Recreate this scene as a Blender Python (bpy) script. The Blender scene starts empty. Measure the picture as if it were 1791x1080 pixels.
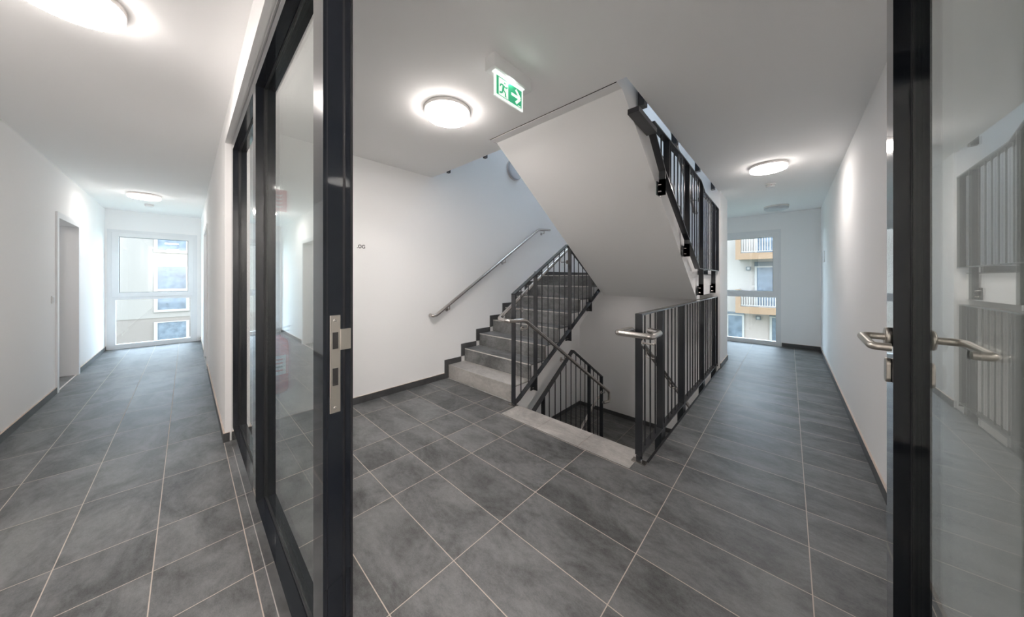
import bpy, math, random
from mathutils import Vector

random.seed(7)
SC = bpy.context.scene
COL = SC.collection

# ------------------------------------------------------------------ camera
cam_data = bpy.data.cameras.new('camera')
cam_data.sensor_width = 36.0
cam_data.sensor_fit = 'HORIZONTAL'
cam_data.lens = 525.0 / 1791.0 * 36.0
cam_data.shift_y = -(540 - 488) / 1791.0
cam_data.clip_start = 0.02
cam = bpy.data.objects.new('camera', cam_data)
cam.location = (0, 0, 1.293)
cam.rotation_euler = (math.radians(90), 0, math.radians(42.7))
COL.objects.link(cam)
SC.camera = cam

# ------------------------------------------------------------------ world, exposure
SC.view_settings.view_transform = 'Standard'
SC.view_settings.look = 'None'
SC.view_settings.exposure = 0.18
SC.view_settings.gamma = 1.0
SC.view_settings.use_curve_mapping = False
SC.cycles.max_bounces = 14
SC.cycles.diffuse_bounces = 12
SC.cycles.glossy_bounces = 6
SC.cycles.transparent_max_bounces = 16
SC.cycles.sample_clamp_indirect = 8
SC.cycles.caustics_reflective = False
SC.cycles.caustics_refractive = False
world = bpy.data.worlds.new('overcast_sky')
SC.world = world
world.use_nodes = True
wn = world.node_tree.nodes
wn['Background'].inputs[0].default_value = (0.66, 0.82, 1.0, 1)
wn['Background'].inputs[1].default_value = 10.5
LAMP_POWER = 95        # emission of the ceiling lamp diffusers
SIGN_POWER = 0.62

# ------------------------------------------------------------------ materials
MATS = {}
def mat(name, color, rough=0.5, metal=0.0, emit=0.0, emit_color=None, bump=0.0, bump_scale=200, vary=0.0, coat=0.0, spec=0.5):
    m = bpy.data.materials.new(name); m.use_nodes = True
    nt = m.node_tree; n = nt.nodes; l = nt.links
    b = n['Principled BSDF']
    b.inputs['Base Color'].default_value = (*color, 1)
    b.inputs['Roughness'].default_value = rough
    b.inputs['Metallic'].default_value = metal
    b.inputs['Specular IOR Level'].default_value = spec
    if coat:
        b.inputs['Coat Weight'].default_value = coat
        b.inputs['Coat Roughness'].default_value = 0.04
    if emit:
        b.inputs['Emission Color'].default_value = (*(emit_color or color), 1)
        b.inputs['Emission Strength'].default_value = emit
    tc = n.new('ShaderNodeTexCoord')
    if vary:
        no = n.new('ShaderNodeTexNoise'); no.inputs['Scale'].default_value = 3.0; no.inputs['Detail'].default_value = 5
        l.new(tc.outputs['Object'], no.inputs['Vector'])
        mx = n.new('ShaderNodeMix'); mx.data_type = 'RGBA'
        mx.inputs['A'].default_value = (*[c * (1 - vary) for c in color], 1)
        mx.inputs['B'].default_value = (*[min(1, c * (1 + vary)) for c in color], 1)
        l.new(no.outputs['Fac'], mx.inputs['Factor'])
        l.new(mx.outputs['Result'], b.inputs['Base Color'])
    if bump:
        no2 = n.new('ShaderNodeTexNoise'); no2.inputs['Scale'].default_value = bump_scale; no2.inputs['Detail'].default_value = 3
        l.new(tc.outputs['Object'], no2.inputs['Vector'])
        bp = n.new('ShaderNodeBump'); bp.inputs['Strength'].default_value = bump; bp.inputs['Distance'].default_value = 0.002
        l.new(no2.outputs['Fac'], bp.inputs['Height'])
        l.new(bp.outputs['Normal'], b.inputs['Normal'])
    MATS[name] = m
    return m

def glass_mat(name, tint=(1, 1, 1), f0=0.05, rough=0.0):
    m = bpy.data.materials.new(name); m.use_nodes = True
    nt = m.node_tree; n = nt.nodes; l = nt.links
    n.remove(n['Principled BSDF'])
    out = n['Material Output']
    lw = n.new('ShaderNodeLayerWeight'); lw.inputs['Blend'].default_value = 0.5
    pw = n.new('ShaderNodeMath'); pw.operation = 'POWER'; pw.inputs[1].default_value = 3.2
    l.new(lw.outputs['Facing'], pw.inputs[0])
    ma = n.new('ShaderNodeMath'); ma.operation = 'MULTIPLY_ADD'; ma.inputs[1].default_value = 1 - f0; ma.inputs[2].default_value = f0
    l.new(pw.outputs[0], ma.inputs[0])
    tr = n.new('ShaderNodeBsdfTransparent'); tr.inputs[0].default_value = (*tint, 1)
    gl = n.new('ShaderNodeBsdfGlossy'); gl.inputs['Roughness'].default_value = rough
    gl.inputs[0].default_value = (0.96, 0.98, 0.97, 1)
    mx = n.new('ShaderNodeMixShader')
    l.new(ma.outputs[0], mx.inputs[0]); l.new(tr.outputs[0], mx.inputs[1]); l.new(gl.outputs[0], mx.inputs[2])
    l.new(mx.outputs[0], out.inputs[0])
    MATS[name] = m
    return m

def tile_mat(name, base, xb=None, pitch_x=0.6, x0=-1.729, y0=0.83, pitch_y=0.301, plain=False,
             grout=(0.52, 0.45, 0.39), contrast=0.62, rough=0.46, vertical=False):
    """Large rectified tiles laid in a grid: world position -> column / row, thin beige joints, cloudy stone print."""
    m = bpy.data.materials.new(name); m.use_nodes = True
    nt = m.node_tree; n = nt.nodes; l = nt.links
    b = n['Principled BSDF']
    def M(op, a, c=None, d=None):
        q = n.new('ShaderNodeMath'); q.operation = op
        for i, v in enumerate((a, c, d)):
            if v is None: continue
            if isinstance(v, (int, float)): q.inputs[i].default_value = v
            else: l.new(v, q.inputs[i])
        return q.outputs[0]
    geo = n.new('ShaderNodeNewGeometry')
    sep = n.new('ShaderNodeSeparateXYZ'); l.new(geo.outputs['Position'], sep.inputs[0])
    X, Y, Z = sep.outputs
    if plain:
        col = row = None
        tile_id = n.new('ShaderNodeObjectInfo').outputs['Random']
    else:
        # column coordinate: regular to the right of x0, two narrow columns, then 0.575 columns
        right = M('DIVIDE', M('SUBTRACT', X, x0), pitch_x)
        if xb:
            xn, pn, pl = xb        # xn: left edge of narrow columns, pn: narrow pitch, pl: left pitch
            mid = M('DIVIDE', M('SUBTRACT', X, x0), pn)
            left = M('SUBTRACT', M('DIVIDE', M('SUBTRACT', X, xn), pl), 2)
            isr = M('GREATER_THAN', X, x0); isl = M('LESS_THAN', X, xn)
            ism = M('SUBTRACT', M('SUBTRACT', 1, isr), isl)
            u = M('ADD', M('ADD', M('MULTIPLY', right, isr), M('MULTIPLY', mid, ism)), M('MULTIPLY', left, isl))
            px = M('ADD', M('ADD', M('MULTIPLY', pitch_x, isr), M('MULTIPLY', pn, ism)), M('MULTIPLY', pl, isl))
        else:
            u = right; px = pitch_x
        v = M('DIVIDE', M('SUBTRACT', Y, y0), pitch_y)
        fu = M('FRACT', u); fv = M('FRACT', v)
        du = M('MULTIPLY', M('MINIMUM', fu, M('SUBTRACT', 1, fu)), px)
        dv = M('MULTIPLY', M('MINIMUM', fv, M('SUBTRACT', 1, fv)), pitch_y)
        d = M('MINIMUM', du, dv)
        joint = M('LESS_THAN', d, 0.0019)
        idv = n.new('ShaderNodeCombineXYZ'); l.new(M('FLOOR', u), idv.inputs[0]); l.new(M('FLOOR', v), idv.inputs[1])
        wn_ = n.new('ShaderNodeTexWhiteNoise'); wn_.noise_dimensions = '2D'; l.new(idv.outputs[0], wn_.inputs[0])
        tile_id = wn_.outputs[0]
    off = n.new('ShaderNodeCombineXYZ')
    l.new(M('MULTIPLY', tile_id, 37.0), off.inputs[0]); l.new(M('MULTIPLY', tile_id, 91.0), off.inputs[1]); l.new(M('MULTIPLY', tile_id, 13.0), off.inputs[2])
    pos = n.new('ShaderNodeVectorMath'); pos.operation = 'MULTIPLY_ADD'
    pos.inputs[1].default_value = (1.0, 1.7, 1.7)
    l.new(geo.outputs['Position'], pos.inputs[0]); l.new(off.outputs[0], pos.inputs[2])
    def noise(scale, detail, rough_, dist=0.0):
        q = n.new('ShaderNodeTexNoise'); q.inputs['Scale'].default_value = scale; q.inputs['Detail'].default_value = detail
        q.inputs['Roughness'].default_value = rough_; q.inputs['Distortion'].default_value = dist
        l.new(pos.outputs[0], q.inputs['Vector']); return q.outputs['Fac']
    n1 = noise(2.6, 8, 0.68, 0.5); n2 = noise(24, 6, 0.75); n3 = noise(160, 2, 0.5)
    sm = n.new('ShaderNodeMapRange'); sm.inputs[1].default_value = 0.39; sm.inputs[2].default_value = 0.60
    l.new(n1, sm.inputs[0])
    f = M('ADD', M('MULTIPLY', sm.outputs[0], 0.58), M('SUBTRACT', M('MULTIPLY', n2, 1.05), 0.30))
    f = M('ADD', f, M('MULTIPLY', M('SUBTRACT', n3, 0.5), 0.5))
    f = M('ADD', f, M('MULTIPLY', M('SUBTRACT', tile_id, 0.5), 0.22))
    mx = n.new('ShaderNodeMix'); mx.data_type = 'RGBA'
    mx.inputs['A'].default_value = (*[c * (1 - contrast) for c in base], 1)
    mx.inputs['B'].default_value = (*[c * (1 + contrast) for c in base], 1)
    l.new(f, mx.inputs['Factor'])
    colr = mx.outputs['Result']
    rr = M('ADD', M('MULTIPLY', n2, 0.16), rough - 0.08)
    if not plain:
        mg = n.new('ShaderNodeMix'); mg.data_type = 'RGBA'
        mg.inputs['B'].default_value = (*grout, 1)
        l.new(joint, mg.inputs['Factor']); l.new(colr, mg.inputs['A'])
        colr = mg.outputs['Result']
        rr = M('MAXIMUM', rr, M('MULTIPLY', joint, 0.9))
    l.new(colr, b.inputs['Base Color']); l.new(rr, b.inputs['Roughness'])
    bp = n.new('ShaderNodeBump'); bp.inputs['Strength'].default_value = 0.25; bp.inputs['Distance'].default_value = 0.001
    h = n2 if plain else M('SUBTRACT', n2, M('MULTIPLY', joint, 1.5))
    l.new(h, bp.inputs['Height']); l.new(bp.outputs['Normal'], b.inputs['Normal'])
    MATS[name] = m
    return m

mat('wall_paint', (0.945, 0.94, 0.935), 0.85, bump=0.12, bump_scale=260)
mat('ceiling_paint', (0.95, 0.945, 0.94), 0.9, bump=0.05, bump_scale=180)
mat('soffit_paint', (0.94, 0.93, 0.92), 0.88, bump=0.08, bump_scale=150)
mat('white_lacquer', (0.82, 0.83, 0.84), 0.32)
mat('white_plastic', (0.84, 0.84, 0.84), 0.4)
mat('anthracite_coat', (0.010, 0.012, 0.016), 0.18, spec=0.05, coat=1.0)
MATS['anthracite_coat'].node_tree.nodes['Principled BSDF'].inputs['Coat IOR'].default_value = 1.36
mat('anthracite_groove', (0.008, 0.008, 0.010), 0.5)
mat('anthracite_rail', (0.018, 0.020, 0.025), 0.32, spec=0.4, coat=0.8)
mat('stainless', (0.60, 0.56, 0.53), 0.24, 1.0, bump=0.02, bump_scale=300)
mat('brushed_nickel', (0.55, 0.51, 0.46), 0.36, 1.0, bump=0.03, bump_scale=300)
mat('hole_dark', (0.012, 0.011, 0.011), 0.7)
for _n, _k in (('bright', 1.9), ('strong', 0.68), ('full', 0.80), ('soft', 0.48), ('dim', 0.28), ('low', 0.06)):
    mat('lamp_glow_' + _n, (1, 1, 1), 0.5, emit=LAMP_POWER * _k, emit_color=(1.0, 0.925, 0.88))
    mat('lamp_edge_' + _n, (0.9, 0.88, 0.86), 0.5, emit=LAMP_POWER * _k * 0.06, emit_color=(1.0, 0.92, 0.88))
mat('lamp_off', (0.62, 0.63, 0.66), 0.4)
mat('lamp_rim', (0.92, 0.88, 0.86), 0.45)
mat('extinguisher_red', (0.62, 0.012, 0.014), 0.22, coat=0.5)
mat('sign_red', (0.60, 0.02, 0.025), 0.4)
mat('black_rubber', (0.012, 0.012, 0.012), 0.5)
mat('sign_green', (0.03, 0.45, 0.22), 0.4, emit=SIGN_POWER * 0.55, emit_color=(0.09, 0.62, 0.32))
mat('sign_white', (0.9, 0.95, 0.92), 0.4, emit=SIGN_POWER, emit_color=(0.93, 1.0, 0.95))
mat('sign_led', (1, 1, 1), 0.4, emit=160, emit_color=(0.95, 1.0, 0.96))
mat('letter_black', (0.02, 0.02, 0.02), 0.6)
mat('joint_beige', (0.55, 0.46, 0.40), 0.8)
mat('silicone_light', (0.45, 0.42, 0.40), 0.6)
mat('nosing_light', (0.62, 0.58, 0.55), 0.5)
mat('facade_render', (0.183, 0.154, 0.132), 0.9, bump=0.1, bump_scale=30)
mat('facade_base', (0.152, 0.120, 0.100), 0.9, bump=0.1, bump_scale=30)
mat('facade_white', (0.244, 0.205, 0.177), 0.9, bump=0.1, bump_scale=30)
mat('facade_pink', (0.256, 0.201, 0.171), 0.9, bump=0.1, bump_scale=30)
mat('balcony_peach', (0.165, 0.095, 0.051), 0.8)
mat('shutter_grey', (0.06, 0.065, 0.07), 0.6)
mat('outdoor_glass', (0.091, 0.104, 0.122), 0.06, spec=0.35, vary=0.8)
mat('outdoor_frame', (0.256, 0.226, 0.201), 0.5)
mat('outdoor_ground', (0.20, 0.23, 0.17), 0.95, vary=0.4)
glass_mat('clear_glass', (0.97, 0.985, 0.98))
glass_mat('partition_glass', (0.93, 0.955, 0.945), 0.06)
NARROW = (-2.40, 0.3355, 0.575)
BASE = (0.116, 0.118, 0.118)
tile_mat('floor_tile_landing', BASE, NARROW)
tile_mat('floor_tile_corridor', BASE, NARROW, y0=0.2, pitch_y=0.302)
tile_mat('floor_tile_lower', BASE, None, x0=-3.28, y0=4.19)
tile_mat('tile_dark', (0.175, 0.176, 0.176), plain=True)
tile_mat('tile_skirting', (0.075, 0.076, 0.078), plain=True, contrast=0.3)
tile_mat('tile_light', (0.43, 0.41, 0.39), plain=True, contrast=0.3)
G = MATS

# ------------------------------------------------------------------ mesh helpers
class MB:
    def __init__(s): s.v = []; s.f = []; s.m = []; s.mats = []; s.smooth = []
    def mi(s, m):
        if m not in s.mats: s.mats.append(m)
        return s.mats.index(m)
    def add(s, vs, fs, m='wall_paint', smooth=False):
        k = len(s.v); i = s.mi(m)
        s.v += [tuple(v) for v in vs]
        for f in fs:
            s.f.append([k + q for q in f]); s.m.append(i); s.smooth.append(smooth)
        return s
    def box(s, x0, x1, y0, y1, z0, z1, m='wall_paint'):
        x0, x1 = sorted((x0, x1)); y0, y1 = sorted((y0, y1)); z0, z1 = sorted((z0, z1))
        vs = [(x, y, z) for z in (z0, z1) for y in (y0, y1) for x in (x0, x1)]
        fs = [(0, 2, 3, 1), (4, 5, 7, 6), (0, 1, 5, 4), (2, 6, 7, 3), (0, 4, 6, 2), (1, 3, 7, 5)]
        return s.add(vs, fs, m)
    def prism(s, pts, axis, a, b, m='wall_paint'):
        """closed outline pts (2D) extruded along axis from a to b. axis x: pts=(y,z); y: (x,z); z: (x,y)"""
        def P(p, c):
            return (c, p[0], p[1]) if axis == 'x' else (p[0], c, p[1]) if axis == 'y' else (p[0], p[1], c)
        n = len(pts)
        vs = [P(p, a) for p in pts] + [P(p, b) for p in pts]
        fs = [tuple(range(n))[::-1], tuple(range(n, 2 * n))]
        for i in range(n):
            j = (i + 1) % n
            fs.append((i, j, n + j, n + i))
        return s.add(vs, fs, m)
    def disc(s, c, prof, m, axis='z', seg=40, mats=None):
        """lathe: prof list of (r, h) around axis through c"""
        vs = []; n = len(prof)
        for r, h in prof:
            for k in range(seg):
                a = 2 * math.pi * k / seg
                p = (r * math.cos(a), r * math.sin(a), h)
                if axis == 'x': p = (p[2], p[0], p[1])
                elif axis == 'y': p = (p[0], p[2], p[1])
                vs.append((c[0] + p[0], c[1] + p[1], c[2] + p[2]))
        for i in range(n - 1):
            fs = []
            for k in range(seg):
                k2 = (k + 1) % seg
                fs.append((0 + i * seg + k, i * seg + k2, (i + 1) * seg + k2, (i + 1) * seg + k))
            if i == 0:
                base = len(s.v); s.v += vs
            mm = mats[i] if mats else m
            q = s.mi(mm)
            for f in fs:
                s.f.append([base + w for w in f]); s.m.append(q); s.smooth.append(True)
        q = s.mi(mats[0] if mats else m)
        s.f.append([base + w for w in range(seg)]); s.m.append(q); s.smooth.append(False)
        q = s.mi(mats[-1] if mats else m)
        s.f.append([base + (n - 1) * seg + w for w in range(seg)][::-1]); s.m.append(q); s.smooth.append(False)
        return s
    def tube(s, pts, r, m='stainless', seg=14, bend=0.0, closed=False):
        P = [Vector(p) for p in pts]
        if bend:
            Q = [P[0]]
            for i in range(1, len(P) - 1):
                a = (P[i - 1] - P[i]); c = (P[i + 1] - P[i])
                d = min(bend, a.length * 0.48, c.length * 0.48)
                A = P[i] + a.normalized() * d; Cc = P[i] + c.normalized() * d
                for k in range(7):
                    t = k / 6
                    Q.append(A * (1 - t) ** 2 + P[i] * 2 * t * (1 - t) + Cc * t * t)
            Q.append(P[-1]); P = Q
        rings = []; up = None
        for i, p in enumerate(P):
            if i == 0: t = P[1] - P[0]
            elif i == len(P) - 1: t = P[-1] - P[-2]
            else: t = (P[i + 1] - P[i]).normalized() + (P[i] - P[i - 1]).normalized()
            t.normalize()
            if up is None:
                up = Vector((0, 0, 1)) if abs(t.z) < 0.9 else Vector((1, 0, 0))
            u = up - t * up.dot(t)
            if u.length < 1e-4: u = t.orthogonal()
            u.normalize(); w = t.cross(u); up = u
            mit = 1.0
            if 0 < i < len(P) - 1:
                c_ = (P[i + 1] - P[i]).normalized().dot(t); mit = min(1 / max(c_, 0.4), 1.6) if not bend else 1.0
            ring = []
            bis = None
            if mit > 1.001:
                bis = ((P[i + 1] - P[i]).normalized() - (P[i] - P[i - 1]).normalized()).normalized()
            for k in range(seg):
                an = 2 * math.pi * k / seg
                o = (u * math.cos(an) + w * math.sin(an)) * r
                if bis is not None: o = o + bis * o.dot(bis) * (mit - 1)
                ring.append(p + o)
            rings.append(ring)
        vs = [v for rg in rings for v in rg]; fs = []
        for i in range(len(rings) - 1):
            for k in range(seg):
                k2 = (k + 1) % seg
                fs.append((i * seg + k, i * seg + k2, (i + 1) * seg + k2, (i + 1) * seg + k))
        s.add(vs, fs, m, True)
        s.add(rings[0], [tuple(range(seg))[::-1]], m); s.add(rings[-1], [tuple(range(seg))], m)
        return s
    def bar(s, pts, x0, x1, t, m='anthracite_rail'):
        """flat bar following (y,z) points, thickness t in the y-z plane, spanning x0..x1"""
        P = [Vector((p[0], p[1])) for p in pts]; L = []; R = []
        for i, p in enumerate(P):
            d1 = (P[i] - P[i - 1]).normalized() if i else (P[1] - P[0]).normalized()
            d2 = (P[i + 1] - P[i]).normalized() if i < len(P) - 1 else d1
            d = (d1 + d2).normalized(); nrm = Vector((-d.y, d.x)); k = 1 / max(0.5, d.dot(d1))
            L.append(p + nrm * t / 2 * k); R.append(p - nrm * t / 2 * k)
        for i in range(len(P) - 1):
            s.prism([tuple(L[i]), tuple(L[i + 1]), tuple(R[i + 1]), tuple(R[i])], 'x', x0, x1, m)
        return s
    def build(s, name, parent=None, bevel=0.0, loc=None):
        me = bpy.data.meshes.new(name)
        me.from_pydata([tuple(v) for v in s.v], [], s.f); 
        for m in s.mats: me.materials.append(G[m])
        me.polygons.foreach_set('material_index', s.m)
        me.polygons.foreach_set('use_smooth', s.smooth)
        me.update()
        import bmesh
        bm = bmesh.new(); bm.from_mesh(me)
        if not s.smooth or not any(s.smooth): bmesh.ops.remove_doubles(bm, verts=bm.verts, dist=1e-6) if bevel else None
        bmesh.ops.recalc_face_normals(bm, faces=bm.faces)
        bm.to_mesh(me); bm.free()
        o = bpy.data.objects.new(name, me); COL.objects.link(o)
        if loc is not None:
            for v in me.vertices: v.co -= Vector(loc)
            o.location = loc
        if parent is not None:
            o.parent = parent
            pl = parent_world(parent)
            o.location = Vector(o.location) - pl
        if bevel:
            md = o.modifiers.new('bevel', 'BEVEL'); md.width = bevel; md.segments = 2; md.limit_method = 'ANGLE'; md.angle_limit = math.radians(40)
        return o

def parent_world(o):
    p = Vector(o.location)
    while o.parent: o = o.parent; p += Vector(o.location)
    return p

def tag(o, label=None, cat=None, group=None, kind=None):
    if label: o['label'] = label
    if cat: o['category'] = cat
    if group: o['group'] = group
    if kind: o['kind'] = kind
    return o
def thing(name, loc, label, cat, group=None):
    o = bpy.data.objects.new(name, None); o.empty_display_size = 0.05; COL.objects.link(o); o.location = loc
    return tag(o, label, cat, group)
def st(o): o['kind'] = 'structure'; return o
def copy_tree(o, parent=None, kids=None):
    c = o.copy(); COL.objects.link(c)
    if parent is not None: c.parent = parent
    for ch in [q for q in list(bpy.data.objects) if q.parent == o]: copy_tree(ch, c)
    return c

# ------------------------------------------------------------------ dimensions
ZC = 2.56        # ceiling
ZU = 2.704       # upper floor level
ZL = -1.38       # lower half landing
XW = -3.28       # stairwell side wall
XR = 0.42        # right corridor wall
YL = -1.0        # left corridor wall
YP = 0.205       # wall that holds the glazed partition
YB = 5.68        # stairwell back wall
YE = 7.70        # right corridor end wall
XE = -9.05       # left corridor end wall
XG = -0.80       # edge of the stair opening
TOP = 5.30
E1 = 1.60        # how far behind the camera the room goes (x)

# ------------------------------------------------------------------ shell
b = MB()
b.box(XE, E1, YL, 0.239, -0.14, 0, 'floor_tile_corridor')
st(b.build('floor'))
b = MB()
b.box(XW, E1, 0.239, 2.045, -0.14, 0, 'floor_tile_landing')
b.box(XW, -2.03, 2.045, 2.30, -0.14, 0, 'floor_tile_landing')
b.box(XG, E1, 2.045, 2.20, -0.14, 0, 'floor_tile_landing')
b.box(-0.725, E1, 2.20, YB, -0.14, 0, 'floor_tile_landing')
b.box(-2.4, E1, YB + 0.22, YE, -0.14, 0, 'floor_tile_landing')
b.box(-0.95, E1, YB, YB + 0.22, -0.14, 0, 'floor_tile_landing')
st(b.build('floor'))
st(MB().box(XW, XG, 4.17, YB, ZL - 0.2, ZL, 'floor_tile_lower').build('floor'))
st(MB().box(XW, XG, 1.8, YB, -2.95, -2.75, 'floor_tile_lower').build('floor'))

b = MB()
b.box(XE, E1, YL, YP, ZC, ZU - 0.005, 'ceiling_paint')
b.box(XW, E1, YP, 1.87, ZC, ZU - 0.005, 'ceiling_paint')
b.box(XW, -2.02, 1.87, 2.085, ZC, ZU - 0.005, 'ceiling_paint')
b.box(-0.75, E1, 1.87, YB, ZC, ZU - 0.005, 'ceiling_paint')
b.box(-2.4, E1, YB + 0.22, YE, ZC, ZU - 0.005, 'ceiling_paint')
b.box(-0.95, E1, YB, YB + 0.22, ZC, ZU - 0.005, 'ceiling_paint')
st(b.build('ceiling'))
# upper storey: floor finish and lid, unseen opening added to daylight the stairs
b = MB()
b.box(XW, E1, YP, 1.87, ZU - 0.005, ZU, 'tile_dark')
st(b.build('floor'))
b = MB()
SX0, SX1, SY0, SY1 = -2.5, -1.7, 3.8, 4.7
b.box(XW - .2, SX0, YP, YB + .22, TOP, TOP + .2, 'ceiling_paint')
b.box(SX1, XR + .2, YP, YB + .22, TOP, TOP + .2, 'ceiling_paint')
b.box(SX0, SX1, YP, SY0, TOP, TOP + .2, 'ceiling_paint')
b.box(SX0, SX1, SY1, YB + .22, TOP, TOP + .2, 'ceiling_paint')
b.box(-2.4, XR + .2, YB + .22, YE + .2, TOP, TOP + .2, 'ceiling_paint')
st(b.build('ceiling'))

# side wall of the stairwell (also the end of the left corridor's right wall)
b = MB()
DX0, DX1 = -7.12, -6.17          # door in the left corridor's right wall
b.prism([(XW, YP), (DX1, YP), (DX1, 0.36), (-3.50, 0.36), (-3.50, YB + .22), (XW, YB + .22)], 'z', -2.95, TOP, 'wall_paint')
b.box(DX0, DX1, YP, 0.36, 2.03, ZU, 'wall_paint')
b.box(XE, DX0, YP, 0.36, -0.14, ZU, 'wall_paint')
st(b.build('wall_left'))
# left corridor, wall opposite the partition
b = MB()
OX0, OX1 = -7.06, -6.11
b.box(OX1, E1, YL - .15, YL, -0.14, ZU, 'wall_paint')
b.box(OX0, OX1, YL - .15, YL, 2.0, ZU, 'wall_paint')
b.box(XE, OX0, YL - .15, YL, -0.14, ZU, 'wall_paint')
st(b.build('wall_corridor_left'))
# small room behind the open door
b = MB()
b.box(-7.6, -5.4, YL - 2.2, YL - 2.05, -.14, ZU, 'wall_paint')
b.box(-7.75, -7.6, YL - 2.2, YL - .15, -.14, ZU, 'wall_paint')
b.box(-5.4, -5.25, YL - 2.2, YL - .15, -.14, ZU, 'wall_paint')
b.box(-7.6, -5.4, YL - 2.05, YL - .15, ZC, ZU, 'wall_paint')
st(b.build('wall_side_room'))
st(MB().box(-7.6, -5.4, YL - 2.05, YL, -.14, -0.001, 'floor_tile_corridor').build('floor'))
# wall behind the camera, right corridor wall, end walls
st(MB().box(E1, E1 + .15, YL - .15, 0.30, -.14, ZU, 'wall_paint').build('wall_behind'))
st(MB().box(XR, XR + .2, 0.30, YE + .2, -.14, TOP, 'wall_paint').build('wall_right'))
st(MB().box(XR, E1 + .15, 0.239, 0.33, -.14, ZU, 'wall_paint').build('wall_near'))
WY0, WY1, WZ1 = -0.977, 0.149, 2.197      # window at the end of the left corridor
b = MB()
b.box(XE - .3, XE, YL - .3, WY0, -.14, ZU, 'wall_paint')
b.box(XE - .3, XE, WY1, YP + .3, -.14, ZU, 'wall_paint')
b.box(XE - .3, XE, WY0, WY1, WZ1, ZU, 'wall_paint')
b.box(XE - .3, XE, WY0, WY1, -.14, 0.0, 'wall_paint')
st(b.build('wall_end_left'))
VX0, VX1, VZ1 = -1.09, -0.112, 2.245      # window at the end of the right corridor
b = MB()
b.box(VX1, XR + .2, YE, YE + .3, -.14, TOP, 'wall_paint')
b.box(-2.4, VX0, YE, YE + .3, -.14, TOP, 'wall_paint')
b.box(VX0, VX1, YE, YE + .3, VZ1, ZU + .4, 'wall_paint')
b.box(VX0, VX1, YE, YE + .3, ZU + 2.2, TOP, 'wall_paint')
b.box(VX0, VX1, YE, YE + .3, -.14, 0.0, 'wall_paint')
st(b.build('wall_end_right'))
st(MB().box(-2.6, -2.4, YB + .22, YE + .3, -.14, TOP, 'wall_paint').build('wall_corridor_far'))
# stairwell back wall and the nib beside the corridor
b = MB()
b.box(XW, -0.95, YB, YB + .22, -2.95, TOP, 'wall_paint')
b.box(-0.96, -0.88, YB, YB + .22, -2.95, TOP, 'wall_paint')
st(b.build('wall_back'))
st(MB().box(-0.88, -0.73, 5.22, YB + .22, -2.95, TOP, 'wall_paint').build('wall_nib'))
# below the landing: stairwell walls under the floor slab
b = MB()
b.box(-0.725, -0.55, 1.9, YB, -2.95, -.14, 'wall_paint')
b.box(XW, XG, 1.7, 1.85, -2.95, -.14, 'wall_paint')
st(b.build('wall_below'))
# upper storey walls
b = MB()
b.box(XW, XR, YP, YP + .15, ZU, TOP, 'wall_paint')
st(b.build('wall_upper_front'))

# baseboards: dark tile strips with a light joint on top
def base(name, pieces):
    b = MB()
    for (x0, x1, y0, y1) in pieces:
        b.box(x0, x1, y0, y1, 0.0, 0.070, 'tile_skirting')
        b.box(x0, x1, y0, y1, 0.0702, 0.0732, 'joint_beige')
    return st(b.build(name))
base('baseboard_left', [(XW - .0, XW + .01, 0.33, 2.262), (XW, XW + .011, YP - .011, 0.232)])
base('baseboard_partition_wall', [(XE, DX0 - .06, YP - .011, YP), (DX1 + .06, XW, YP - .011, YP)])
base('baseboard_corridor_left', [(XE, OX0 - .06, YL, YL + .011), (OX1 + .06, E1, YL, YL + .011)])
base('baseboard_right', [(XR - .011, XR, 0.34, YE)])
base('baseboard_end_right', [(VX1 + .01, XR - .011, YE - .011, YE)])
base('baseboard_back', [(-0.73, -0.719, 5.22, YB + .22)])
b = MB()
b.box(XW, XG, YB - .011, YB, ZL, ZL + .075, 'tile_skirting')
b.box(XW, XW + .011, 4.17, YB - .011, ZL, ZL + .075, 'tile_skirting')
st(b.build('baseboard_lower'))
b = MB()
b.box(XW, -0.88, YB - .011, YB, 1.352, 1.425, 'tile_skirting')
b.box(XW, XW + .011, 4.40, YB - .011, 1.352, 1.425, 'tile_skirting')
st(b.build('baseboard_half_landing'))

# lintel over the glazed partition, reveal step
b = MB()
b.box(XW, E1, YP, 0.232, 2.37, ZC, 'wall_paint')
b.box(XW, E1, 0.232, 0.335, 2.372, ZC, 'wall_paint')
st(b.build('trim_1'))

# ------------------------------------------------------------------ glazed partition
def glass_box(b, x0, x1, y0, y1, z0, z1, m='partition_glass'): b.box(x0, x1, y0, y1, z0, z1, m)
P = thing('glazed_partition', (-2.05, 0.28, 0), 'tall anthracite framed glass partition running beside the left corridor', 'glass partition')
YF, YR, YG = 0.239, 0.309, 0.281
def upright(name, x0, x1, yr, z0=0.0, z1=2.37):
    b = MB()
    mid = YF + (yr - YF) * 0.50
    b.box(x0, x1, YF, mid - .003, z0, z1, 'anthracite_coat')
    b.box(x0 + .003, x1 - .004, mid - .003, mid + .003, z0, z1, 'anthracite_groove')
    b.box(x0, x1 - .0015, mid + .003, yr + .012, z0, z1, 'anthracite_coat')
    return b
upright('stile', -3.235, -3.132, YR).build('stile', P)
upright('mullion', -2.090, -2.006, YR).build('mullion', P)
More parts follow.
